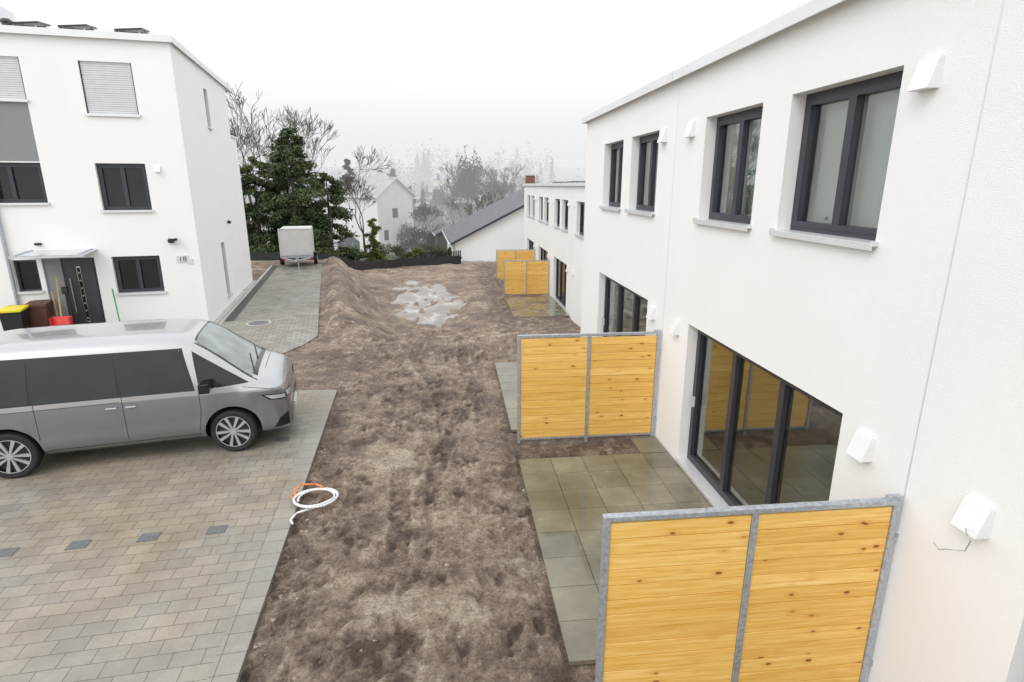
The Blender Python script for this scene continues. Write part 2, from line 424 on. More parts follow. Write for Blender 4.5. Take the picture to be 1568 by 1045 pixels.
def terrace(name,X,Yend,Ylen,zb,parties,rooms):
    g=group(name,(X,Yend,zb),-math.pi/2); T=5.72
    up=[];dn=[]
    for P in parties:
        for (a,c) in((.75,2.21),(2.76,4.2)):
            up.append((Yend-P-c,Yend-P-a,3.73,5.07))
        dn.append((Yend-P-4.22,Yend-P-.8,.1,2.25))
    ok=lambda h:h[0]>.3 and h[1]<Ylen-.3
    up=[h for h in up if ok(h)]; dn=[h for h in dn if ok(h)]
    b=MB(); facade(b,Ylen,-.6,T,up+dn,.2,'plaster')
    b.face([(0,0,-.6),(0,0,T),(0,9,T),(0,9,-.6)],'plaster'); b.face([(Ylen,0,-.6),(Ylen,9,-.6),(Ylen,9,T),(Ylen,0,T)],'plaster')
    b.face([(0,9,-.6),(0,9,T),(Ylen,9,T),(Ylen,9,-.6)],'plaster')
    b.build('walls',g)
    b=MB(); b.box(-.1,Ylen+.1,-.10,9.1,T,T+.05,'cap'); b.box(-.12,Ylen+.12,-.12,-.10,T-.04,T+.09,'cap'); b.box(-.12,-.1,-.10,9.1,T-.04,T+.09,'cap')
    for P in parties:
        x=Yend-P-2.6
        if 0<x<Ylen:
            b.box(x-.7,x+.7,1.5,2.6,T+.15,T+.2,'panel'); b.box(x-.6,x-.55,1.6,2.5,T,T+.15,'galv'); b.box(x+.5,x+.55,1.6,2.5,T,T+.15,'galv')
            b.box(x-.008+2.6,x+2.6,-.123,-.12,T-.04,T+.09,'galv')
    b.build('roof',g)
    b=MB(); gm='glass' if rooms else 'dglass'
    for h in up: window(b,*h,.2,2,gm)
    for h in dn: window(b,*h,.2,3,gm,.07)
    for h in dn: b.box(h[0]+.1,h[0]+.13,.10,.14,1.0,1.16,'sill'); b.box(h[0]+.105,h[0]+.125,.08,.10,1.06,1.2,'sill')
    b.build('windows',g)
    if rooms:
        b=MB()
        for h in up: b.face([(h[0]-.05,.32,h[2]-.05),(h[1]+.05,.32,h[2]-.05),(h[1]+.05,.32,h[3]+.05),(h[0]-.05,.32,h[3]+.05)],'blind')
        b.build('interior_blinds',g)
    b=MB()
    for h in up: sillb(b,*h[:3])
    for h in dn: b.box(h[0]-.02,h[1]+.02,-.03,.15,.075,.11,'sill')
    b.build('sills',g,bevel=.003)
    b=MB()
    for P in parties:
        for dx in(-.6,.47):
            for z in(4.96,2.1):
                x=Yend-P-dx
                if 0<x<Ylen: walllamp(b,x,z)
        x=Yend-P
        if 0<x<Ylen: b.box(x-.006,x+.006,-.003,.0,0,T-.05,'sill')
    b.build('wall_lamps',g,bevel=.008)
    if rooms:
        b=MB()
        for P in parties:
            a=Yend-P-5.1; c=Yend-P-.12
            if c<=0.2: continue
            a=max(a,.2); c=min(c,Ylen-.1)
            z0,z1=.08,2.6; y0=.28; y1=4.2
            b.face([(a,y0,z0),(c,y0,z0),(c,y1,z0),(a,y1,z0)],'intfloor')
            b.face([(a,y0,z1),(c,y0,z1),(c,y1,z1),(a,y1,z1)],'intwall')
            b.face([(a,y1,z0),(c,y1,z0),(c,y1,z1),(a,y1,z1)],'intwall')
            b.face([(a,y0,z0),(a,y1,z0),(a,y1,z1),(a,y0,z1)],'intwall')
            b.face([(c,y0,z0),(c,y1,z0),(c,y1,z1),(c,y0,z1)],'intwall')
        b.build('rooms',g)
    return g
terrace('white_terraced_house',3.4,14.8,19,0,(-1.63,3.6,8.83),True)
terrace('white_terraced_house',5.1,41,20,-1.5,(24.6-5.2,24.6,29.85,35.1),False)
b=MB(); b.tube([(3.30,2.98,2.03),(3.22,2.9,2.06),(3.2,2.84,2.04),(3.3,2.95,1.88),(3.27,3.06,1.82),(3.33,3.16,1.74),(3.36,3.24,1.74)],.004,5,'galv'); b.build('loose_cable')

def fence(x0,x1,y,z):
    g=group('wooden_privacy_fence',(x0,y,z)); W=x1-x0; H=1.86
    b=MB()
    for i in range(2):
        a=.05+i*(W-.05)/2; c=a+(W-.05)/2-.05
        n=13; h=(H-.13)/n
        for k in range(n):
            dy=U(-.002,.002); b.box(a+.002,c-.002,-.014+dy,.014+dy,.07+k*h+.0022,.07+(k+1)*h-.0022,'wood')
    b.build('boards',g,bevel=.004)
    b=MB()
    for x in(0,(W-.05)/2,W-.05): b.box(x,x+.05,-.027,.027,-.1,H-.04,'galv')
    b.box(0,W,-.03,.03,H-.04,H,'galv'); b.box(.05,W-.05,-.024,.024,.04,.07,'galv')
    b.build('steel_frame',g,bevel=.003)
    b=MB()
    for zz in(.3,1.5): b.box(W,W+.04,-.02,.02,zz,zz+.06,'galv')
    b.box(W-.1,W+.01,-.02,.02,H,H+.03,'galv')
    b.build('brackets',g)
fence(1.04,3.36,3.6,.02); fence(1.0,3.36,8.83,.02); fence(2.65,5.06,29.85,-1.45); fence(2.65,5.06,35.1,-1.45)

# ------------------------------------------------ left house
th=math.radians(10); ct,st_=math.cos(th),math.sin(th); L=14
g=group('white_detached_house',(-7.5-L*ct,18-L*st_,0),th)
H=8.0
def h_(a0,a1,z0,z1): return (L-a1,L-a0,z0,z1)
hW=[h_(1.0,2.24,6.05,7.38),h_(1.05,2.28,3.5,4.79),h_(1.06,2.29,1.14,2.22),h_(3.55,5.1,6.35,7.4),h_(3.55,5.1,4.82,6.30),h_(3.55,5.1,3.72,4.79),h_(2.72,4.0,.05,2.22),h_(4.12,4.7,1.3,2.2)]
b=MB(); facade(b,L,-.3,H,hW,.16,'plaster')
b.face([(L,0,H),(L,9.5,H),(0,9.5,H),(0,0,H)],'cap')
b.face([(0,0,-.3),(0,0,H),(0,9,H),(0,9,-.3)],'plaster')
b.build('walls',g)
b=MB(); SH=[(3.7,4.25,6.1,7.35),(3.3,3.85,.35,2.25)]
facade(b,7.9,-.3,H,SH,.14,'plaster')
b.face([(7.9,0,-.3),(7.9,6,-.3),(7.9,6,H),(7.9,0,H)],'plaster')
b.build('side_walls',g,loc=(L,0,0),rotz=math.pi/2)
b=MB()
for h in SH: window(b,*h,.14,1,'dglass'); sillb(b,*h[:3])
b.build('side_windows',g,loc=(L,0,0),rotz=math.pi/2)
b=MB(); b.box(L-5,L-.004,7.9,9.2,-1,6.1,'plaster'); b.box(L-5,L+.05,7.95,9.26,6.1,6.18,'cap')
b.build('rear_annex',g)
b=MB(); b.box(-.1,L+.08,-.1,8,H+.001,H+.05,'cap'); b.box(-.1,L+.1,-.12,-.1,H-.07,H+.1,'cap'); b.box(L+.08,L+.1,-.1,8,H-.07,H+.1,'cap')
for x in(L-1.0,L-2.3,L-3.4):
    T=Matrix.Translation((x,.75,H+.34))@Matrix.Rotation(-.10,4,'Y')@Matrix.Rotation(.12,4,'X')
    b.box(-.38,.3,-.4,.4,-.02,.02,'panel',T)
    for xx in(-.3,.2): b.cyl(T@Vector((xx,-.3,0)),(x+xx,.45,H+.04),.02,.02,5,'galv'); b.cyl(T@Vector((xx,.3,0)),(x+xx,1.05,H+.04),.02,.02,5,'galv')
    b.box(x-.42,x+.4,.5,.6,H+.2,H+.25,'panel')
b.cyl((L-3.98,.8,H),(L-3.98,.8,H+.36),.11,.11,12,'panel'); b.cyl((L-3.98,.8,H+.36),(L-3.98,.8,H+.44),.17,.09,12,'panel'); b.box(L-5.4,L-4.25,.8,2,H,H+.85,'sill')
b.build('roof',g)
b=MB()
def shut(h):
    a,c,d,e=h; n=int((e-d)/.055)
    for i in range(n): b.box(a+.03,c-.03,.045+.004*(i%2),.07,d+i*(e-d)/n+.003,d+(i+1)*(e-d)/n-.003,'shutter')
    b.box(a+.03,c-.03,.07,.08,d,e,'frame'); b.box(a,a+.03,.03,.09,d,e,'frame'); b.box(c-.03,c,.03,.09,d,e,'frame')
shut(hW[0]); shut(hW[3]); b.build('roller_shutters',g)
b=MB(); window(b,*hW[1],.16,2,'dglass'); window(b,*hW[2],.16,2,'dglass'); window(b,*hW[5],.16,2,'dglass'); window(b,*hW[7],.16,1,'dglass')
for i in(0,1,2,3,5,7): sillb(b,*hW[i][:3])
h=hW[4]; b.box(h[0],h[1],.02,.1,h[2],h[3],'greypl')
b.build('windows',g)
b=MB(); a,c,d,e=hW[6]
m=c-.85
b.box(a,m-.001,.05,.14,d,e,'greypl')
b.box(m,c,.08,.15,d,e,'frame'); b.box(m+.07,c-.07,.06,.08,d+.02,e-.07,'door')
b.box(m+.35,m+.45,.045,.06,d+.3,e-.25,'chrome'); b.box(m+.36,m+.44,.04,.045,d+.33,e-.28,'dglass')
for k in range(7): b.box(m+.38,m+.42,.036,.04,d+.4+k*.22,d+.44+k*.22,'doorglass')
b.cyl((m+.16,.02,d+.6),(m+.16,.02,d+1.6),.015,.015,8,'chrome')
b.build('front_door',g)
b=MB(); T=Matrix.Translation((0,0,2.42))@Matrix.Rotation(.05,4,'X')
b.box(L-4.3,L-2.6,-.95,0,0,.03,'lamp',T); b.box(L-4.3,L-2.6,-.95,-.92,-.03,.0,'sill',T); b.box(L-4.2,L-4.15,-.9,0,.03,.05,'galv',T); b.box(L-2.75,L-2.7,-.9,0,.03,.05,'galv',T)
b.build('door_canopy',g)
b=MB(); walllamp(b,L-.75,4.65,.14,.16)
b.box(L-.75,L-.62,-.06,0,2.58,2.7,'black'); T=Matrix.Translation((L-.62,-.12,2.66))@Matrix.Rotation(-.25,4,'Y'); b.box(-.12,.12,-.05,.05,-.035,.035,'black',T)
b.box(L-4.05,L-3.9,-.08,0,2.6,2.66,'black'); b.box(L-.32,L-.2,-.03,0,1.95,2.1,'sill')
b.cyl((L+.02,4.9,2.9),(L+.12,4.9,2.85),.06,.06,8,'black')
b.build('wall_fixtures',g)
b=MB(); b.box(L-.62,L-.3,-.025,0,2.0,2.2,'shutter'); yy=-.03
x0=L-.55; b.box(x0+.03,x0+.05,yy,-.02,2.04,2.16,'black')
for (a,c,d,e) in((.11,.19,2.15,2.165),(.11,.19,2.095,2.11),(.11,.19,2.035,2.05),(.11,.125,2.035,2.165),(.175,.19,2.035,2.165)): b.box(x0+a,x0+c,yy,-.02,d,e,'black')
b.build('house_number_plate',g)
b=MB(); b.cyl((L-4.75,-.06,0),(L-4.75,-.06,8),.045,.045,10,'galv'); b.build('downpipe',g)
b=MB(); b.box(L+.25,L+.33,-.2,14,-.05,.06,'kerb'); b.box(L+.0,L+.25,-.2,9,-.05,.03,'kerb'); b.box(L+.33,L+.6,.5,14,-.05,.045,'gravel')
b.build('house_edging_strip',None,loc=g.location,rotz=th)

def binn(x,y,body,lid,name):
    g2=group(name,(x,y,.033),th+.1); b=MB()
    P=[(-.24,-.28),(.24,-.28),(.24,.28),(-.24,.28)]
    k=len(b.v)
    for z,s in((.06,.82),(.96,1.0)): b.v+=[(px*s,py*s,z) for px,py in P]
    mi=b.m(body)
    for i in range(4): b.f.append((k+i,k+(i+1)%4,k+4+(i+1)%4,k+4+i)); b.mi.append(mi)
    b.f.append((k+3,k+2,k+1,k)); b.mi.append(mi); b.box(-.27,.27,-.31,.32,.94,.98,body)
    b.build('body',g2,bevel=.015)
    b=MB(); T=Matrix.Translation((0,0,.98))@Matrix.Rotation(.06,4,'X'); b.box(-.26,.26,-.31,.29,.0,.06,lid,T); b.cyl((-.2,.33,1.04),(.2,.33,1.04),.018,.018,8,body); b.build('lid',g2,bevel=.02)
    b=MB()
    for s in(-.2,.2): b.cyl((s-.03,.24,.1),(s+.03,.24,.1),.1,.1,14,'rubber')
    b.build('wheels',g2)
binn(-11.62,16.15,'black','yellow','waste_bin'); binn(-11.45,16.85,'brownbin','brownbin','waste_bin')
g2=group('snow_shovel',(-10.8,16.5,.03),th); b=MB(); b.box(-.24,.24,-.03,.0,.3,.7,'red',Matrix.Rotation(-.4,4,'X')); b.box(-.24,-.21,.06,.22,.26,.65,'red'); b.box(.21,.24,.06,.22,.26,.65,'red'); b.build('blade',g2); b=MB(); b.cyl((0,.15,.3),(-.1,.65,1.7),.024,.024,8,'wooddark'); b.build('handle',g2)
for (x,y,hc,bc) in((-11.05,16.9,'wooddark','wooddark'),(-9.55,17.1,'green','black')):
    g2=group('broom',(x,y,.03),th); b=MB(); b.cyl((0,0,.12),(-.15,.3,1.3),.02,.02,8,hc); b.build('handle',g2); b=MB(); b.box(-.2,.2,-.05,.05,.08,.16,bc); b.box(-.18,.18,-.045,.045,0,.08,bc); b.build('brush_head',g2)
g2=group('bell_post',(-10.75,16.95,.03)); b=MB(); b.cyl((0,0,0),(0,0,1.25),.03,.03,8,'black'); b.box(-.07,.07,-.05,.05,1.25,1.45,'black'); b.build('post',g2)
g2=group('bucket',(-10.4,16.3,.03)); b=MB(); b.cyl((0,0,0),(0,0,.36),.15,.19,18,'white'); b.cyl((0,0,.18),(0,0,.28),.173,.186,18,'red'); b.build('pail',g2)

# ------------------------------------------------ car
def cr(P,x):
    n=len(P)
    for i in range(n-1):
        if x<=P[i+1][0] or i==n-2:
            a=P[max(i-1,0)];p=P[i];q=P[i+1];d=P[min(i+2,n-1)]
            t=(x-p[0])/(q[0]-p[0]); t=max(0,min(1,t)); h=q[0]-p[0]; out=[]
            for k in range(1,len(p)):
                m0=(q[k]-a[k])/(q[0]-a[0]) if q[0]!=a[0] else 0
                m1=(d[k]-p[k])/(d[0]-p[0])
                out.append((2*t**3-3*t*t+1)*p[k]+(t**3-2*t*t+t)*m0*h+(-2*t**3+3*t*t)*q[k]+(t**3-t*t)*m1*h)
            return out
prof=[(-2.37,.95,.55,.70),(-2.35,1.22,.38,.83),(-2.31,1.45,.29,.90),(-2.23,1.68,.24,.94),(-2.12,1.82,.22,.965),(-1.9,1.90,.21,.985),(-1.4,1.935,.2,.992),(-.5,1.945,.2,.992),(.4,1.94,.2,.992),(.78,1.92,.2,.992),(1.02,1.87,.2,.992),(1.2,1.77,.2,.992),(1.42,1.60,.2,.992),(1.65,1.41,.2,.99),(1.80,1.295,.2,.988),(1.92,1.23,.2,.985),(2.05,1.185,.2,.975),(2.17,1.13,.2,.955),(2.26,1.05,.2,.925),(2.32,.95,.21,.885),(2.355,.84,.24,.83),(2.375,.70,.32,.74)]
def tumble(z): return 1-.17*max(0,(z-1.0)/.94)**1.15 - .03*max(0,(.5-z)/.3)**2
stx=[]
for i in range(131):
    s=-1+2*i/130; s=math.copysign(abs(math.sin(s*math.pi/2))**.9,s) ; stx.append(s*2.3725)
NS=len(stx)
bv=[];NR=120
for x in stx:
    zt,zb_,w=cr(prof,x); zc=(zt+zb_)/2; hh=(zt-zb_)/2; n=6.2
    for j in range(NR):
        a=2*math.pi*j/NR; c_,s_=math.cos(a),math.sin(a)
        z=zc+hh*math.copysign(abs(s_)**(2/n),s_); y=w*math.copysign(abs(c_)**(2/n),c_)
        cz=.022*math.exp(-((z-.99)/.05)**2)-.014*math.exp(-((z-.62)/.14)**2)
        for wx in(1.5,-1.49):
            dd=math.hypot(x-wx,z-.375); cz+=.014*math.exp(-((dd-.46)/.05)**2)
        bv.append((x,y*(tumble(z))*(1+cz),z+ .03*(1-(y/w)**2)*(1 if s_>.3 else 0)))
bf=[(i*NR+j,i*NR+(j+1)%NR,(i+1)*NR+(j+1)%NR,(i+1)*NR+j) for i in range(NS-1) for j in range(NR)]
bf.append(tuple(range(NR))[::-1]); bf.append(tuple((NS-1)*NR+j for j in range(NR)))
bf=[tuple(reversed(f)) for f in bf]
bvh=BVHTree.FromPolygons([Vector(p) for p in bv],bf)
ph=math.radians(11.5)
car=group('parked_car',(-5.22,9.56,.035),ph)
cme=bpy.data.meshes.new('body'); cme.from_pydata(bv,[],bf); cme.materials.append(M['paint']); cme.materials.append(M['black'])
bm=bmesh.new(); bm.from_mesh(cme); bmesh.ops.recalc_face_normals(bm,faces=bm.faces); bm.to_mesh(cme); bm.free()
cme.polygons.foreach_set('use_smooth',[True]*len(cme.polygons))
cbody=bpy.data.objects.new('body',cme); col.objects.link(cbody)
WX=(1.5,-1.49); WZ=.355
cut=MB(); cut.mats=[M['paint'],M['black']]
for wx in WX:
    for s in(-1,1): cut.cyl((wx,s*.62,WZ+.02),(wx,s*1.2,WZ+.02),.415,.415,40,'black')
co=cut.build('cutter')
bm=bmesh.new(); bm.from_mesh(co.data); bmesh.ops.recalc_face_normals(bm,faces=bm.faces); bm.to_mesh(co.data); bm.free()
md=cbody.modifiers.new('bool','BOOLEAN'); md.operation='DIFFERENCE'; md.object=co; md.solver='EXACT'
dg=bpy.context.evaluated_depsgraph_get(); nm=bpy.data.meshes.new_from_object(cbody.evaluated_get(dg))
cbody.modifiers.clear(); cbody.data=nm; bpy.data.objects.remove(co)
try: nm.set_sharp_from_angle(angle=math.radians(35))
except Exception: pass
cbody.parent=car
def patch(b,C,d,mat,n1=10,n2=6,off=.004):
    P=[]
    for i in range(n1+1):
        for j in range(n2+1):
            s=i/n1;t=j/n2
            p=[(C[0][k]*(1-s)+C[1][k]*s)*(1-t)+(C[3][k]*(1-s)+C[2][k]*s)*t for k in(0,1)]
            if d in(-1,1): o_,dr=Vector((p[0],d*3,p[1])),Vector((0,-d,0))
            elif d=='t': o_,dr=Vector((p[0],p[1],4)),Vector((0,0,-1))
            else: o_,dr=Vector((4,p[0],p[1])),Vector((-1,0,0))
            h=bvh.ray_cast(o_,dr)
            if h[0] is None: P.append(None); continue
            nn=h[1]
            if nn.dot(dr)>0: nn=-nn
            P.append(h[0]+nn*off)
    i0=len(b.v); b.v+=[tuple(p) if p else (0,0,.6) for p in P]; k=b.m(mat)
    for i in range(n1):
        for j in range(n2):
            q=[i*(n2+1)+j,(i+1)*(n2+1)+j,(i+1)*(n2+1)+j+1,i*(n2+1)+j+1]
            if all(P[a] for a in q): b.f.append(tuple(i0+a for a in q)); b.mi.append(k)
b=MB()
for s in(-1,1):
    patch(b,[(-2.14,1.10),(1.03,1.10),(.90,1.75),(-2.0,1.77)],s,'trim',24,8,.003)
    patch(b,[(1.09,1.10),(1.80,1.15),(1.14,1.62),(1.03,1.70)],s,'trim',10,8,.003)
    for C in([(-2.08,1.13),(-1.12,1.12),(-1.10,1.72),(-1.98,1.71)],[(-1.07,1.12),(.0,1.12),(-.02,1.73),(-1.05,1.72)],[(.05,1.12),(.99,1.12),(.87,1.71),(.03,1.73)],[(1.13,1.14),(1.70,1.17),(1.15,1.57),(1.07,1.64)]):
        patch(b,C,s,'carglass',12,8,.007)
b.build('side_windows',car,smooth=True)
b=MB(); patch(b,[(1.06,-.74),(1.06,.74),(1.92,.90),(1.92,-.90)],'t','trim',16,16,.003); patch(b,[(1.085,-.71),(1.085,.71),(1.85,.86),(1.85,-.86)],'t','windshield',16,16,.008)
b.build('windscreen',car,smooth=True)
b=MB()
for s in(-1,1):
    for C in([(.03,.36),(.038,.36),(.038,1.10),(.03,1.10)],[(-1.08,.55),(-1.072,.55),(-1.072,1.10),(-1.08,1.10)],[(-1.95,1.012),(-.0,1.022),(0,1.03),(-1.95,1.02)],[(1.07,.78),(1.078,.78),(1.078,1.10),(1.07,1.10)],[(-1.04,.36),(1.02,.36),(1.02,.368),(-1.04,.368)],[(1.0,.36),(1.008,.36),(1.078,.78),(1.07,.78)],[(1.7,1.09),(2.15,1.0),(2.15,1.007),(1.7,1.097)]):
        patch(b,C,s,'seam',10,10,.003)
patch(b,[(2.0,-.90),(2.0,.90),(2.008,.90),(2.008,-.90)],'t','seam',4,20,.003)
b.build('panel_gaps',car)
b=MB()
for s in(-1,1):
    patch(b,[(s*.45,.88),(s*.86,.94),(s*.86,.82),(s*.45,.82)],'f','trim',10,6,.004)
    patch(b,[(s*.50,.87),(s*.85,.925),(s*.85,.84),(s*.50,.835)],'f','lamp',10,6,.008)
    patch(b,[(1.95,.93),(2.30,.90),(2.31,.81),(2.07,.83)],s,'trim',8,6,.005)
    patch(b,[(2.0,.915),(2.29,.89),(2.30,.83),(2.10,.845)],s,'lamp',8,6,.008)
    patch(b,[(-2.3,.95),(-2.2,.95),(-2.2,1.1),(-2.28,1.1)],s,'red',5,5,.006)
b.build('headlamps',car,smooth=True)
b=MB(); patch(b,[(-.80,.32),(.80,.32),(.72,.62),(-.72,.62)],'f','trim',20,8,.004)
for i in range(19):
    for j in range(4):
        y=-.68+i*.075+(.037 if j%2 else 0); z=.37+j*.06
        patch(b,[(y-.022,z-.017),(y+.022,z-.017),(y+.022,z+.017),(y-.022,z+.017)],'f','galv',1,1,.009)
b.box(2.37,2.40,-.26,.26,.40,.51,'white')
for s in(-1,1): patch(b,[(2.1,.33),(2.33,.36),(2.33,.58),(2.2,.5)],s,'trim',6,6,.004)
b.build('front_grille',car)
b=MB()
for s in(-1,1):
    b.box(1.13,1.28,s*1.16-.10,s*1.16+.09,1.12,1.27,'trim'); b.box(1.16,1.23,min(s*.93,s*1.1),max(s*.93,s*1.1),1.12,1.16,'trim')
    for x in(-.18,.03+.04): b.box(x,x+.15,s*1.015-.018,s*1.015+.018,.94,.965,'galv')
b.build('mirrors_and_handles',car,bevel=.02)
b=MB()
for (y0,y1) in((-.1,.6),(-.7,-.05)):
    h0=bvh.ray_cast(Vector((1.86,y0,4)),Vector((0,0,-1)))[0]; h1=bvh.ray_cast(Vector((1.74,y1,4)),Vector((0,0,-1)))[0]
    b.cyl(h0+Vector((0,0,.02)),h1+Vector((0,0,.02)),.012,.008,6,'black')
b.build('wipers',car)
M['rim']=simple('alloy_silver',(.5,.51,.53),.35,.6,.05)
for wx in WX:
    for s in(-1,1):
        b=MB(); Rr=.355; n=40
        P=[(.25,-.10),(.27,-.115),(.32,-.12),(.345,-.105),(Rr,-.06),(Rr,.06),(.345,.105),(.32,.12),(.27,.115),(.25,.10)]
        i0=len(b.v);k=b.m('rubber')
        for j in range(n):
            a=2*math.pi*j/n
            for r_,y in P: b.v.append((r_*math.cos(a),y,r_*math.sin(a)))
        m_=len(P)
        for j in range(n):
            for q in range(m_-1): b.f.append((i0+j*m_+q,i0+j*m_+q+1,i0+((j+1)%n)*m_+q+1,i0+((j+1)%n)*m_+q)); b.mi.append(k)
        b.cyl((0,s*.03,0),(0,s*.07,0),.255,.255,36,'black')
        for q in range(36):
            a=2*math.pi*q/36;a2=2*math.pi*(q+1)/36; yo=s*.112
            b.face([(r_*math.cos(t_),yo,r_*math.sin(t_)) for r_,t_ in((.25,a),(.262,a),(.262,a2),(.25,a2))],'rim')
        for q in range(5):
            for dq in(-.2,.2):
                T=Matrix.Rotation(2*math.pi*q/5+.3,4,'Y')
                P2=[(.05,dq*.10-.014),(.05,dq*.10+.014),(.25,dq*.34+.026),(.25,dq*.34-.026)]
                f=[T@Vector((p[0],s*.11,p[1])) for p in P2]; bk=[T@Vector((p[0],s*.075,p[1])) for p in P2]
                b.face(f,'rim')
                for e in range(4): b.face([f[e],f[(e+1)%4],bk[(e+1)%4],bk[e]],'rim')
        b.cyl((0,s*.06,0),(0,s*.118,0),.06,.05,20,'rim')
        o=b.build('wheel',car,smooth=False); o.location=(wx,s*.868,WZ)
        if wx>0: o.rotation_euler=(0,0,-.16)
# ------------------------------------------------ trailer
g2=group('box_trailer',(-8.15,31.3,.033),math.radians(10)); b=MB()
M['trbox']=simple('trailer_panel',(.62,.62,.6),.5,0,.06,2)
b.box(-.78,.78,-.2,2.4,.6,1.98,'trbox'); b.build('box_body',g2,bevel=.05)
b=MB()
for x in(-.8,.76): b.box(x,x+.04,-.22,-.16,.58,2.0,'sill')
b.box(-.8,.8,-.22,-.16,1.97,2.01,'sill'); b.box(-.8,.8,-.22,2.42,.5,.6,'galv')
b.cyl((-.7,-.2,.5),(0,-1.2,.45),.04,.04,6,'galv'); b.cyl((.7,-.2,.5),(0,-1.2,.45),.04,.04,6,'galv'); b.cyl((0,-.2,.48),(0,-1.4,.45),.04,.04,6,'galv')
b.cyl((.12,-1.1,.0),(.12,-1.1,.7),.03,.03,8,'galv'); b.box(-.75,-.55,-.26,-.22,.42,.52,'red'); b.box(.55,.75,-.26,-.22,.42,.52,'red')
b.build('chassis',g2)
b=MB()
for x in(-.86,.86):
    b.cyl((x-.09,1.1,.31),(x+.09,1.1,.31),.31,.31,24,'rubber'); b.cyl((x-.1,1.1,.31),(x+.1,1.1,.31),.17,.17,16,'galv'); b.box(x-.12,x+.12,.7,1.5,.63,.66,'black')
b.build('wheels',g2)

b=MB(); pts=[]
for i in range(110):
    a=i/110*math.pi*2*2.6; r_=.235+.035*math.sin(i*.11)
    pts.append((-1.93+r_*1.15*math.cos(a),7.22+r_*.95*math.sin(a),.085+.02*i/110+.004*math.sin(i*.4)))
b.tube(pts,.015,6,'white')
b.tube([pts[0],(-1.95,7.0,.06),(-2.12,6.9,.06),(-2.16,6.75,.055),(-2.11,6.66,.055)],.015,6,'white')
b.tube([(-2.22,7.25,.07),(-2.26,7.38,.14),(-2.18,7.48,.16),(-2.0,7.50,.14),(-1.88,7.47,.10)],.012,6,'orange')
b.tube([(-2.2,7.15,.07),(-2.3,7.3,.09),(-2.24,7.44,.07)],.010,6,'orange')
b.build('hose_coil',smooth=True)

# ------------------------------------------------ vegetation
def quadleaf(b,p,s,mat,up=.3):
    n=Vector((U(-1,1),U(-1,1),U(-1,1)+up))
    if n.length<.1: return
    n.normalize(); a=n.orthogonal().normalized(); c=n.cross(a); t=U(0,6.28)
    a,c=a*math.cos(t)+c*math.sin(t),c*math.cos(t)-a*math.sin(t)
    b.face([p-a*s,p-c*s*.45,p+a*s,p+c*s*.45],mat)
def cloud(b,c,r,n,s,mat,clumps=14):
    c=Vector(c); cs=[]
    for _ in range(clumps):
        d=Vector((U(-1,1),U(-1,1),U(-1,1)))
        d=d.normalized()*U(.3,.85); cs.append((c+Vector((d.x*r[0],d.y*r[1],d.z*r[2])),U(.28,.5)))
    for _ in range(n):
        q,k=random.choice(cs); d=Vector((random.gauss(0,.5),random.gauss(0,.5),random.gauss(0,.5)))
        quadleaf(b,q+Vector((d.x*r[0]*k,d.y*r[1]*k,d.z*r[2]*k)),s*U(.6,1.3),mat)
M['bark']=simple('bark',(.12,.10,.08),.9,0,.3,10)
M['bark2']=simple('bark_grey',(.10,.088,.075),.9,0,.2,3)
M['con']=leafmat('conifer_needles',(.042,.066,.030),(.135,.178,.078),.5)
M['thu']=leafmat('thuja_foliage',(.08,.105,.022),(.20,.23,.055),1.2)
M['hedge']=leafmat('shrub_leaves',(.05,.06,.025),(.14,.14,.07),.7)
M['hazecon']=leafmat('far_conifer',(.02,.035,.022),(.045,.065,.04),.3)
M['haze1']=leafmat('twig_mass',(.07,.06,.05),(.12,.108,.09),.15)
def conifer(x,y,z,h,r,n,mat='con',name='conifer_tree',s=.2,tip=.75):
    b=MB(); b.cyl((0,0,0),(0,0,h*.9),.18,.03,8,'bark')
    nb=int(h*9)
    for i in range(nb):
        t=(i+U(0,1))/nb; zz=h*(.04+.94*t); rr=r*((1-t)**tip)*U(.6,1.08)*(ss(-.15,.12,t))+.12
        a=U(0,6.28); e=Vector((math.cos(a)*rr,math.sin(a)*rr,zz-rr*.22))
        b.cyl((0,0,zz),e,.03,.008,4,'bark',False)
        for k in range(int(n/nb)):
            q=U(.15,1.0)**.6; sp=.10+.28*q*rr*.5
            p=Vector((0,0,zz)).lerp(e,q)+Vector((random.gauss(0,sp*.7),random.gauss(0,sp*.7),random.gauss(0,sp*.4)-.05))
            quadleaf(b,p,s*U(.5,1.2),mat,.6)
    b.build(name,loc=(x,y,z))
def bare(x,y,z,h,mat='bark',name='bare_tree',spread=.6,depth=6,r0=None,seed=1,tw=.006):
    rs=random.Random(seed); b=MB()
    def rec(p,d,l,r,k):
        segs=2
        for _ in range(segs):
            d2=(d+Vector((rs.uniform(-.15,.15),rs.uniform(-.15,.15),rs.uniform(-.05,.12)))).normalized()
            q=p+d2*l/segs; b.cyl(p,q,r,max(r*.8,tw),4 if k<3 else 3,mat,False); p=q; d=d2; r=max(r*.8,tw)
        if k>=depth: return
        for i in range(rs.choice((2,3,3)) if k<4 else rs.choice((2,3,4))):
            a=rs.uniform(0,6.28); o_=d.orthogonal().normalized(); o_=Matrix.Rotation(a,3,d)@o_
            nd=(d+o_*rs.uniform(.35,1.0)*spread*1.3+Vector((0,0,.12))).normalized()
            rec(p,nd,l*rs.uniform(.62,.85),r*.72,k+1)
    rec(Vector((0,0,0)),Vector((0,0,1)),h*.26,r0 or h*.022,0)
    b.build(name,loc=(x,y,z))
random.seed(21)
conifer(-10.9,42.5,-1.2,9.4,2.9,20000,s=.14,tip=.5)
conifer(-13.6,43,-1.2,7.4,2.9,15000,s=.14,tip=.33)
conifer(-9.0,44.5,-1.4,6.6,2.4,12000,s=.14,tip=.4)
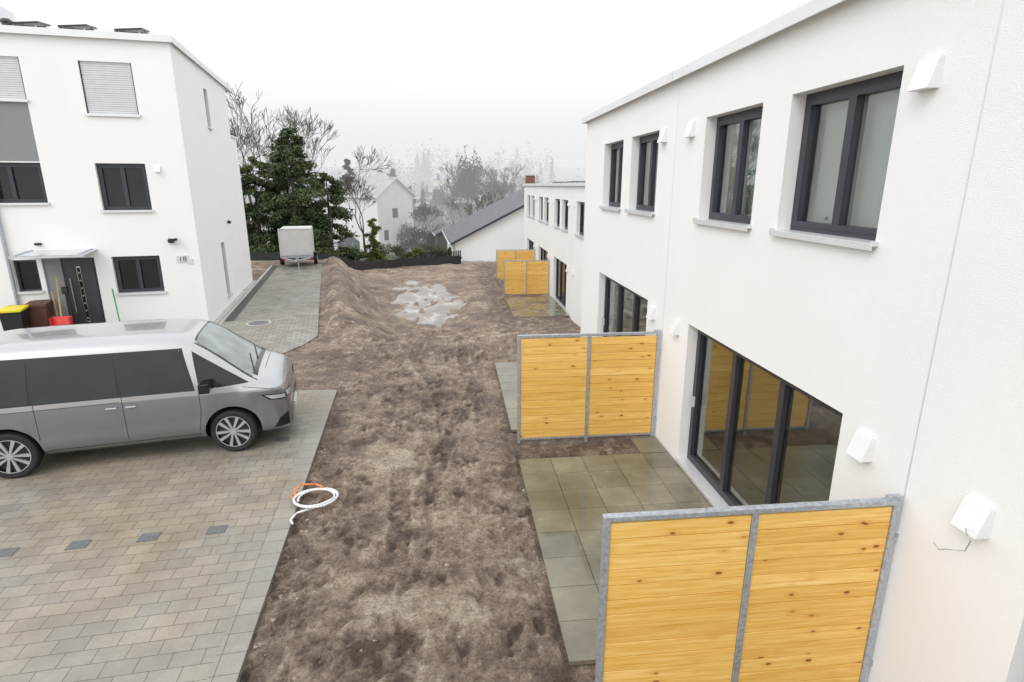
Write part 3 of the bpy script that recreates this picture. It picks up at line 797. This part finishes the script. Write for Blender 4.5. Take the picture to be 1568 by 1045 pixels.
conifer(-16.0,42,-1.0,7.0,2.6,9000,s=.14,tip=.35)
conifer(-12.2,46,-1.2,8.2,2.6,9000,s=.14,tip=.4)
bare(-14.2,50,-1.5,13.5,seed=3,tw=.016); bare(-10.8,53,-1.5,12.5,seed=5,tw=.016); bare(-7.2,49,-1.5,7,seed=8,tw=.012)
bare(-17,52,-1.5,13.5,seed=6,tw=.016); bare(-15.5,47,-1.3,12,seed=16,tw=.014); bare(-12.5,51,-1.5,13,seed=18,tw=.014)
conifer(-6.1,46,-1.6,3.4,.75,5000,'thu','thuja_tree',.09,.3)
conifer(-12.5,75,-2.5,10,2.2,4000,'hazecon','conifer_tree',.22)
conifer(-9.5,100,-4.5,11.5,2.6,3000,'hazecon','conifer_tree',.3)
for i,(x,y,h) in enumerate([(-3.2,95,11),(2.8,90,13.5),(5.5,95,13),(8.5,88,12.5),(-6.5,85,8),(1.0,75,8),(3,66,7.5),(-3,70,6.5),(-18,85,12),(7,80,11),(-9,92,10),(0,98,11)]):
    bare(x,y,base(x,y)-.2,h,'bark2',seed=20+i,tw=.028)
b=MB(); b.cyl((2.6,90,-4),(2.6,90,6),.25,.06,7,'bark')
cloud(b,(2.6,90,4.3),(2.4,2,4.0),2800,.24,'hazecon',20)
b.build('ivy_covered_tree')
for i,(x,y,rx,hh,m_) in enumerate([(-9.2,47,1.3,.9,'hedge'),(-8,49,.9,.8,'thu'),(-5,56,1.2,1.0,'hedge'),(-3.3,54,.8,.8,'thu'),(-2.2,58,1.6,1.1,'hedge'),(-1.2,53,.8,.7,'hedge'),(-7.2,60,1.7,1.3,'hedge'),(-4,66,2.2,2.4,'haze1'),(0,70,2.5,3.0,'haze1'),(-1.9,64,1.2,1.9,'hazecon'),(-12,55,2,1.6,'hedge'),(-.2,50,.6,.9,'thu'),(-16,40,1.0,1.0,'hedge'),(-18,44,2.4,2.4,'con'),(-6,74,2.4,2.8,'haze1'),(3,74,2.5,3.4,'haze1'),(-3.5,48,1.0,.6,'hedge'),(-6.5,52,1.2,.7,'hedge'),(-2,72,1.5,2.5,'hazecon')]):
    b=MB(); zz=base(x,y)
    for k in range(5): b.cyl((0,0,0),(U(-.5,.5)*rx,U(-.3,.3),hh*.8),.03,.01,4,'bark',False)
    cloud(b,(0,0,hh*.55),(rx,rx*.7,hh*.6),1000,.10 if y<62 else .18,m_,12); b.build('shrub',loc=(x,y,zz))
b=MB()
def ft(x,y,h,n=130):
    z=base(x,y); w=h*U(.28,.42)
    b.cyl((x,y,z),(x,y,z+h*.8),h*.015,h*.005,4,'bark2',False)
    if R()<.35:
        for k in range(n):
            t=R()**.8; rr=w*.55*(1-t)+.1; a=U(0,6.28); q=R()**.5
            quadleaf(b,Vector((x+rr*q*math.cos(a),y+rr*q*math.sin(a),z+h*(.1+.9*t))),h*.04,'hazecon')
    else: cloud(b,(x,y,z+h*.5),(w,w,h*.5),n,h*.038,'haze1',10)
for i in range(100): ft(U(-34,12),U(98,130),U(7,10),240)
for i in range(130): ft(U(-60,22),U(135,175),U(10,14),200)
for i in range(130): ft(U(-110,40),U(182,240),U(11,16),150)
b.build('distant_forest')

# ------------------------------------------------ background buildings
def tiles(name,c):
    t=NT(name); v=t.coord()
    w=t.n('ShaderNodeTexBrick',{'Vector':v,'Color1':(*c,1),'Color2':(*[x*1.3 for x in c],1),'Mortar':(*[x*.5 for x in c],1),'Scale':1.0,'Mortar Size':.02,'Brick Width':.3,'Row Height':.35})
    t.out(w.outputs['Color'],.6,0,.4); t.bump(w.outputs['Fac'],.6,.03); return t.m
M['slate']=tiles('slate_roof_tiles',(.13,.135,.15)); M['roofpale']=tiles('grey_roof_tiles',(.42,.41,.41))
M['pink']=simple('pale_pink_render',(.74,.70,.68),.9,0,.04,1); M['beige']=simple('beige_render',(.6,.56,.45),.9,0,.04,1)
M['farwin']=simple('distant_window',(.08,.085,.09),.2)
M['chim']=simple('chimney_brick',(.2,.1,.07),.9,0,.2,8)
def gable(name,x,y,z,rot,w,l,eave,ridge,mw,mg,mr,wins=(),ov=.35,chim=None):
    g=group(name,(x,y,z),rot); b=MB()
    b.face([(0,0,-3),(w,0,-3),(w,0,eave),(w/2,0,ridge),(0,0,eave)],mg)
    b.face([(0,l,-3),(0,l,eave),(w/2,l,ridge),(w,l,eave),(w,l,-3)],mg)
    b.face([(0,0,-3),(0,0,eave),(0,l,eave),(0,l,-3)],mw); b.face([(w,0,-3),(w,l,-3),(w,l,eave),(w,0,eave)],mw)
    b.build('walls',g)
    b=MB(); sl=(ridge-eave)/(w/2); t=.18
    for s in(0,1):
        X0=-ov if s==0 else w+ov; z0=eave-sl*ov; P=[(X0,-ov),(X0,l+ov),(w/2,l+ov),(w/2,-ov)]
        Z=[z0,z0,ridge,ridge]
        top=[(p[0],p[1],q+t) for p,q in zip(P,Z)]; bot=[(p[0],p[1],q+.01) for p,q in zip(P,Z)]
        b.face(top,mr); b.face(bot,'sill')
        for e in range(4): b.face([top[e],top[(e+1)%4],bot[(e+1)%4],bot[e]],'frame' if mr=='slate' else 'sill')
    b.build('roof',g)
    b=MB()
    for (a,c,d,e) in wins: b.box(a,c,-.03,.02,d,e,'farwin')
    if wins: b.build('windows',g)
    b=MB(); b.cyl((-ov-.06,-ov,eave-sl*ov+.05),(-ov-.06,l+ov,eave-sl*ov+.05),.07,.07,8,'sill'); b.build('gutter',g)
    if chim:
        b=MB(); b.box(*chim,'chim'); b.box(chim[0]-.05,chim[1]+.05,chim[2]-.05,chim[3]+.05,chim[5],chim[5]+.08,'kerb'); b.build('chimney',g)
gable('slate_roof_house',.2,44,-1.6,math.radians(3),15.6,13,1.6,5.5,'plaster','plaster','slate',chim=(6.6,7.3,6,6.7,4,6.6))
gable('white_house',-8.6,70,-3.2,math.radians(58),7,11,6.2,8.2,'plaster_far','pink','roofpale',[(2.8,3.8,3.6,4.7),(1.0,1.8,1.0,2.2)])
z=-6
g2=group('apartment_building',(-3.2,122,z),.2); b=MB()
b.box(0,5,0,8,0,10.0,'beige'); b.box(1.2,5,1,8,10,11.2,'beige'); b.box(-.2,5.2,-.2,8.2,10,10.15,'sill'); b.build('walls',g2)
b=MB()
for k in range(3):
    for x in(.6,2.2,3.8): b.box(x,x+.9,-.04,0,1.5+k*2.9,2.8+k*2.9,'farwin')
    b.box(.3,4.7,-1,-.9,.9+k*2.9,1.6+k*2.9,'sill')
b.build('windows',g2)
g2=group('apartment_building',(-14,118,-6),-.1); b=MB(); b.box(0,10,0,8,0,7.5,'beige'); b.box(-.3,10.3,-.3,8.3,7.5,7.8,'roofpale'); b.build('walls',g2)
b=MB()
for k in range(2):
    for i in range(5): b.box(.7+i*1.9,1.7+i*1.9,-.04,0,2+k*2.9,3.3+k*2.9,'farwin')
b.build('windows',g2)
g2=group('greenhouse',(-8.7,50,-2.0),.15); b=MB()
for x in(0,.6,1.2,1.8): b.cyl((x-.9,0,0),(x-.9,0,1.6),.03,.03,4,'white')
for x in(-.9,.9):
    b.cyl((x,0,1.6),(0,0,2.3),.03,.03,4,'white'); b.cyl((x,0,1.6),(x,2.5,1.6),.03,.03,4,'white'); b.cyl((x,2.5,0),(x,2.5,1.6),.03,.03,4,'white')
b.cyl((0,0,2.3),(0,2.5,2.3),.03,.03,4,'white'); b.build('frame_bars',g2)
b=MB(); b.face([(-.9,.02,0),(.9,.02,0),(.9,.02,1.6),(0,.02,2.3),(-.9,.02,1.6)],'lamp'); b.face([(-.9,0,1.6),(0,0,2.3),(0,2.5,2.3),(-.9,2.5,1.6)],'lamp'); b.face([(.9,0,1.6),(0,0,2.3),(0,2.5,2.3),(.9,2.5,1.6)],'lamp'); b.build('panes',g2)
gable('garden_shed',-1.5,60,-2.6,.1,3,3,1.9,2.6,'post','post','slate',ov=.2)
b=MB(); P=[(-20,36.5),(-13,37),(-9.3,37.5),(-6.5,39.5),(-3,41.5),(.6,42.6)]
for (a,c) in zip(P,P[1:]):
    n=int(math.dist(a,c)/.8)+1
    for i in range(n):
        p=[a[k]+(c[k]-a[k])*i/n for k in(0,1)]; q=[a[k]+(c[k]-a[k])*(i+1)/n for k in(0,1)]
        z0=base(*p);z1=base(*q); hA=.72+.05*math.sin(p[0]*5); hB=.72+.05*math.sin(q[0]*5)
        b.face([(*p,z0-.1),(*q,z1-.1),(*q,z1+hB),(*p,z0+hA)],'panel')
        if i%2==0: b.box(p[0]-.02,p[0]+.02,p[1]+.01,p[1]+.05,z0-.1,z0+.9,'post')
b.build('silt_fence')
b=MB()
for i in range(22):
    x=-2.2+i*.13; b.box(x,x+.09,42.0+i*.04,42.03+i*.04,-1.6,-.45,'black')
b.box(-2.2,.7,42.5,42.54,-1.0,-.9,'black'); b.build('picket_fence')
g2=group('street_lamp',(-4.5,72,-3.6)); b=MB(); b.cyl((0,0,0),(0,0,5),.07,.04,8,'galv'); b.box(-.4,.1,-.1,.1,5,5.1,'galv'); b.build('mast',g2)

# ------------------------------------------------ fog bank over the valley (volume whose own glow stands in for scattered daylight)
fm=bpy.data.materials.new('valley_fog'); fm.use_nodes=True; ft_=fm.node_tree; ft_.nodes.remove(ft_.nodes['Principled BSDF'])
D=.0088
ab=ft_.nodes.new('ShaderNodeVolumeAbsorption'); ab.inputs['Color'].default_value=(0,0,0,1); ab.inputs['Density'].default_value=D
em=ft_.nodes.new('ShaderNodeEmission'); em.inputs['Color'].default_value=(.85,.865,.885,1); em.inputs['Strength'].default_value=D
ad=ft_.nodes.new('ShaderNodeAddShader'); ft_.links.new(ab.outputs[0],ad.inputs[0]); ft_.links.new(em.outputs[0],ad.inputs[1])
ft_.links.new(ad.outputs[0],ft_.nodes['Material Output'].inputs['Volume'])
b=MB(); b.box(-600,600,54,900,-40,38,fm); b.build('valley_fog')

# ------------------------------------------------ light
w=bpy.data.worlds.new('World'); sc.world=w; w.use_nodes=True; nt=w.node_tree
bg=nt.nodes['Background']; sky=nt.nodes.new('ShaderNodeTexSky'); sky.sky_type='NISHITA'; sky.sun_disc=False
sky.sun_elevation=math.radians(45); sky.sun_rotation=math.radians(225); sky.air_density=1; sky.dust_density=5
hs=nt.nodes.new('ShaderNodeHueSaturation'); hs.inputs['Saturation'].default_value=.1; hs.inputs['Value'].default_value=1
mx=nt.nodes.new('ShaderNodeMix'); mx.data_type='RGBA'; mx.inputs[0].default_value=.75; mx.inputs[7].default_value=(12.0,12.15,12.3,1)
nt.links.new(sky.outputs[0],hs.inputs['Color']); nt.links.new(hs.outputs[0],mx.inputs[6]); nt.links.new(mx.outputs[2],bg.inputs[0])
bg.inputs[1].default_value=.15
sd=bpy.data.lights.new('sun','SUN'); sd.energy=.6; sd.angle=math.radians(25); sd.color=(1,.97,.93)
so=bpy.data.objects.new('sun',sd); col.objects.link(so)
az=math.radians(225); el=math.radians(45)
dirv=Vector((math.sin(az)*math.cos(el),math.cos(az)*math.cos(el),math.sin(el)))
so.rotation_euler=dirv.to_track_quat('Z','Y').to_euler()
cd=bpy.data.cameras.new('camera'); cd.lens=20.14; cd.sensor_width=36; cd.clip_end=3000; cd.clip_start=.05
cam=bpy.data.objects.new('camera',cd); col.objects.link(cam); cam.location=(0,0,4.2)
cam.rotation_euler=(math.radians(90-15.2),0,math.radians(-5.9)); sc.camera=cam
sc.view_settings.view_transform='Standard'; sc.view_settings.look='None'; sc.view_settings.exposure=0
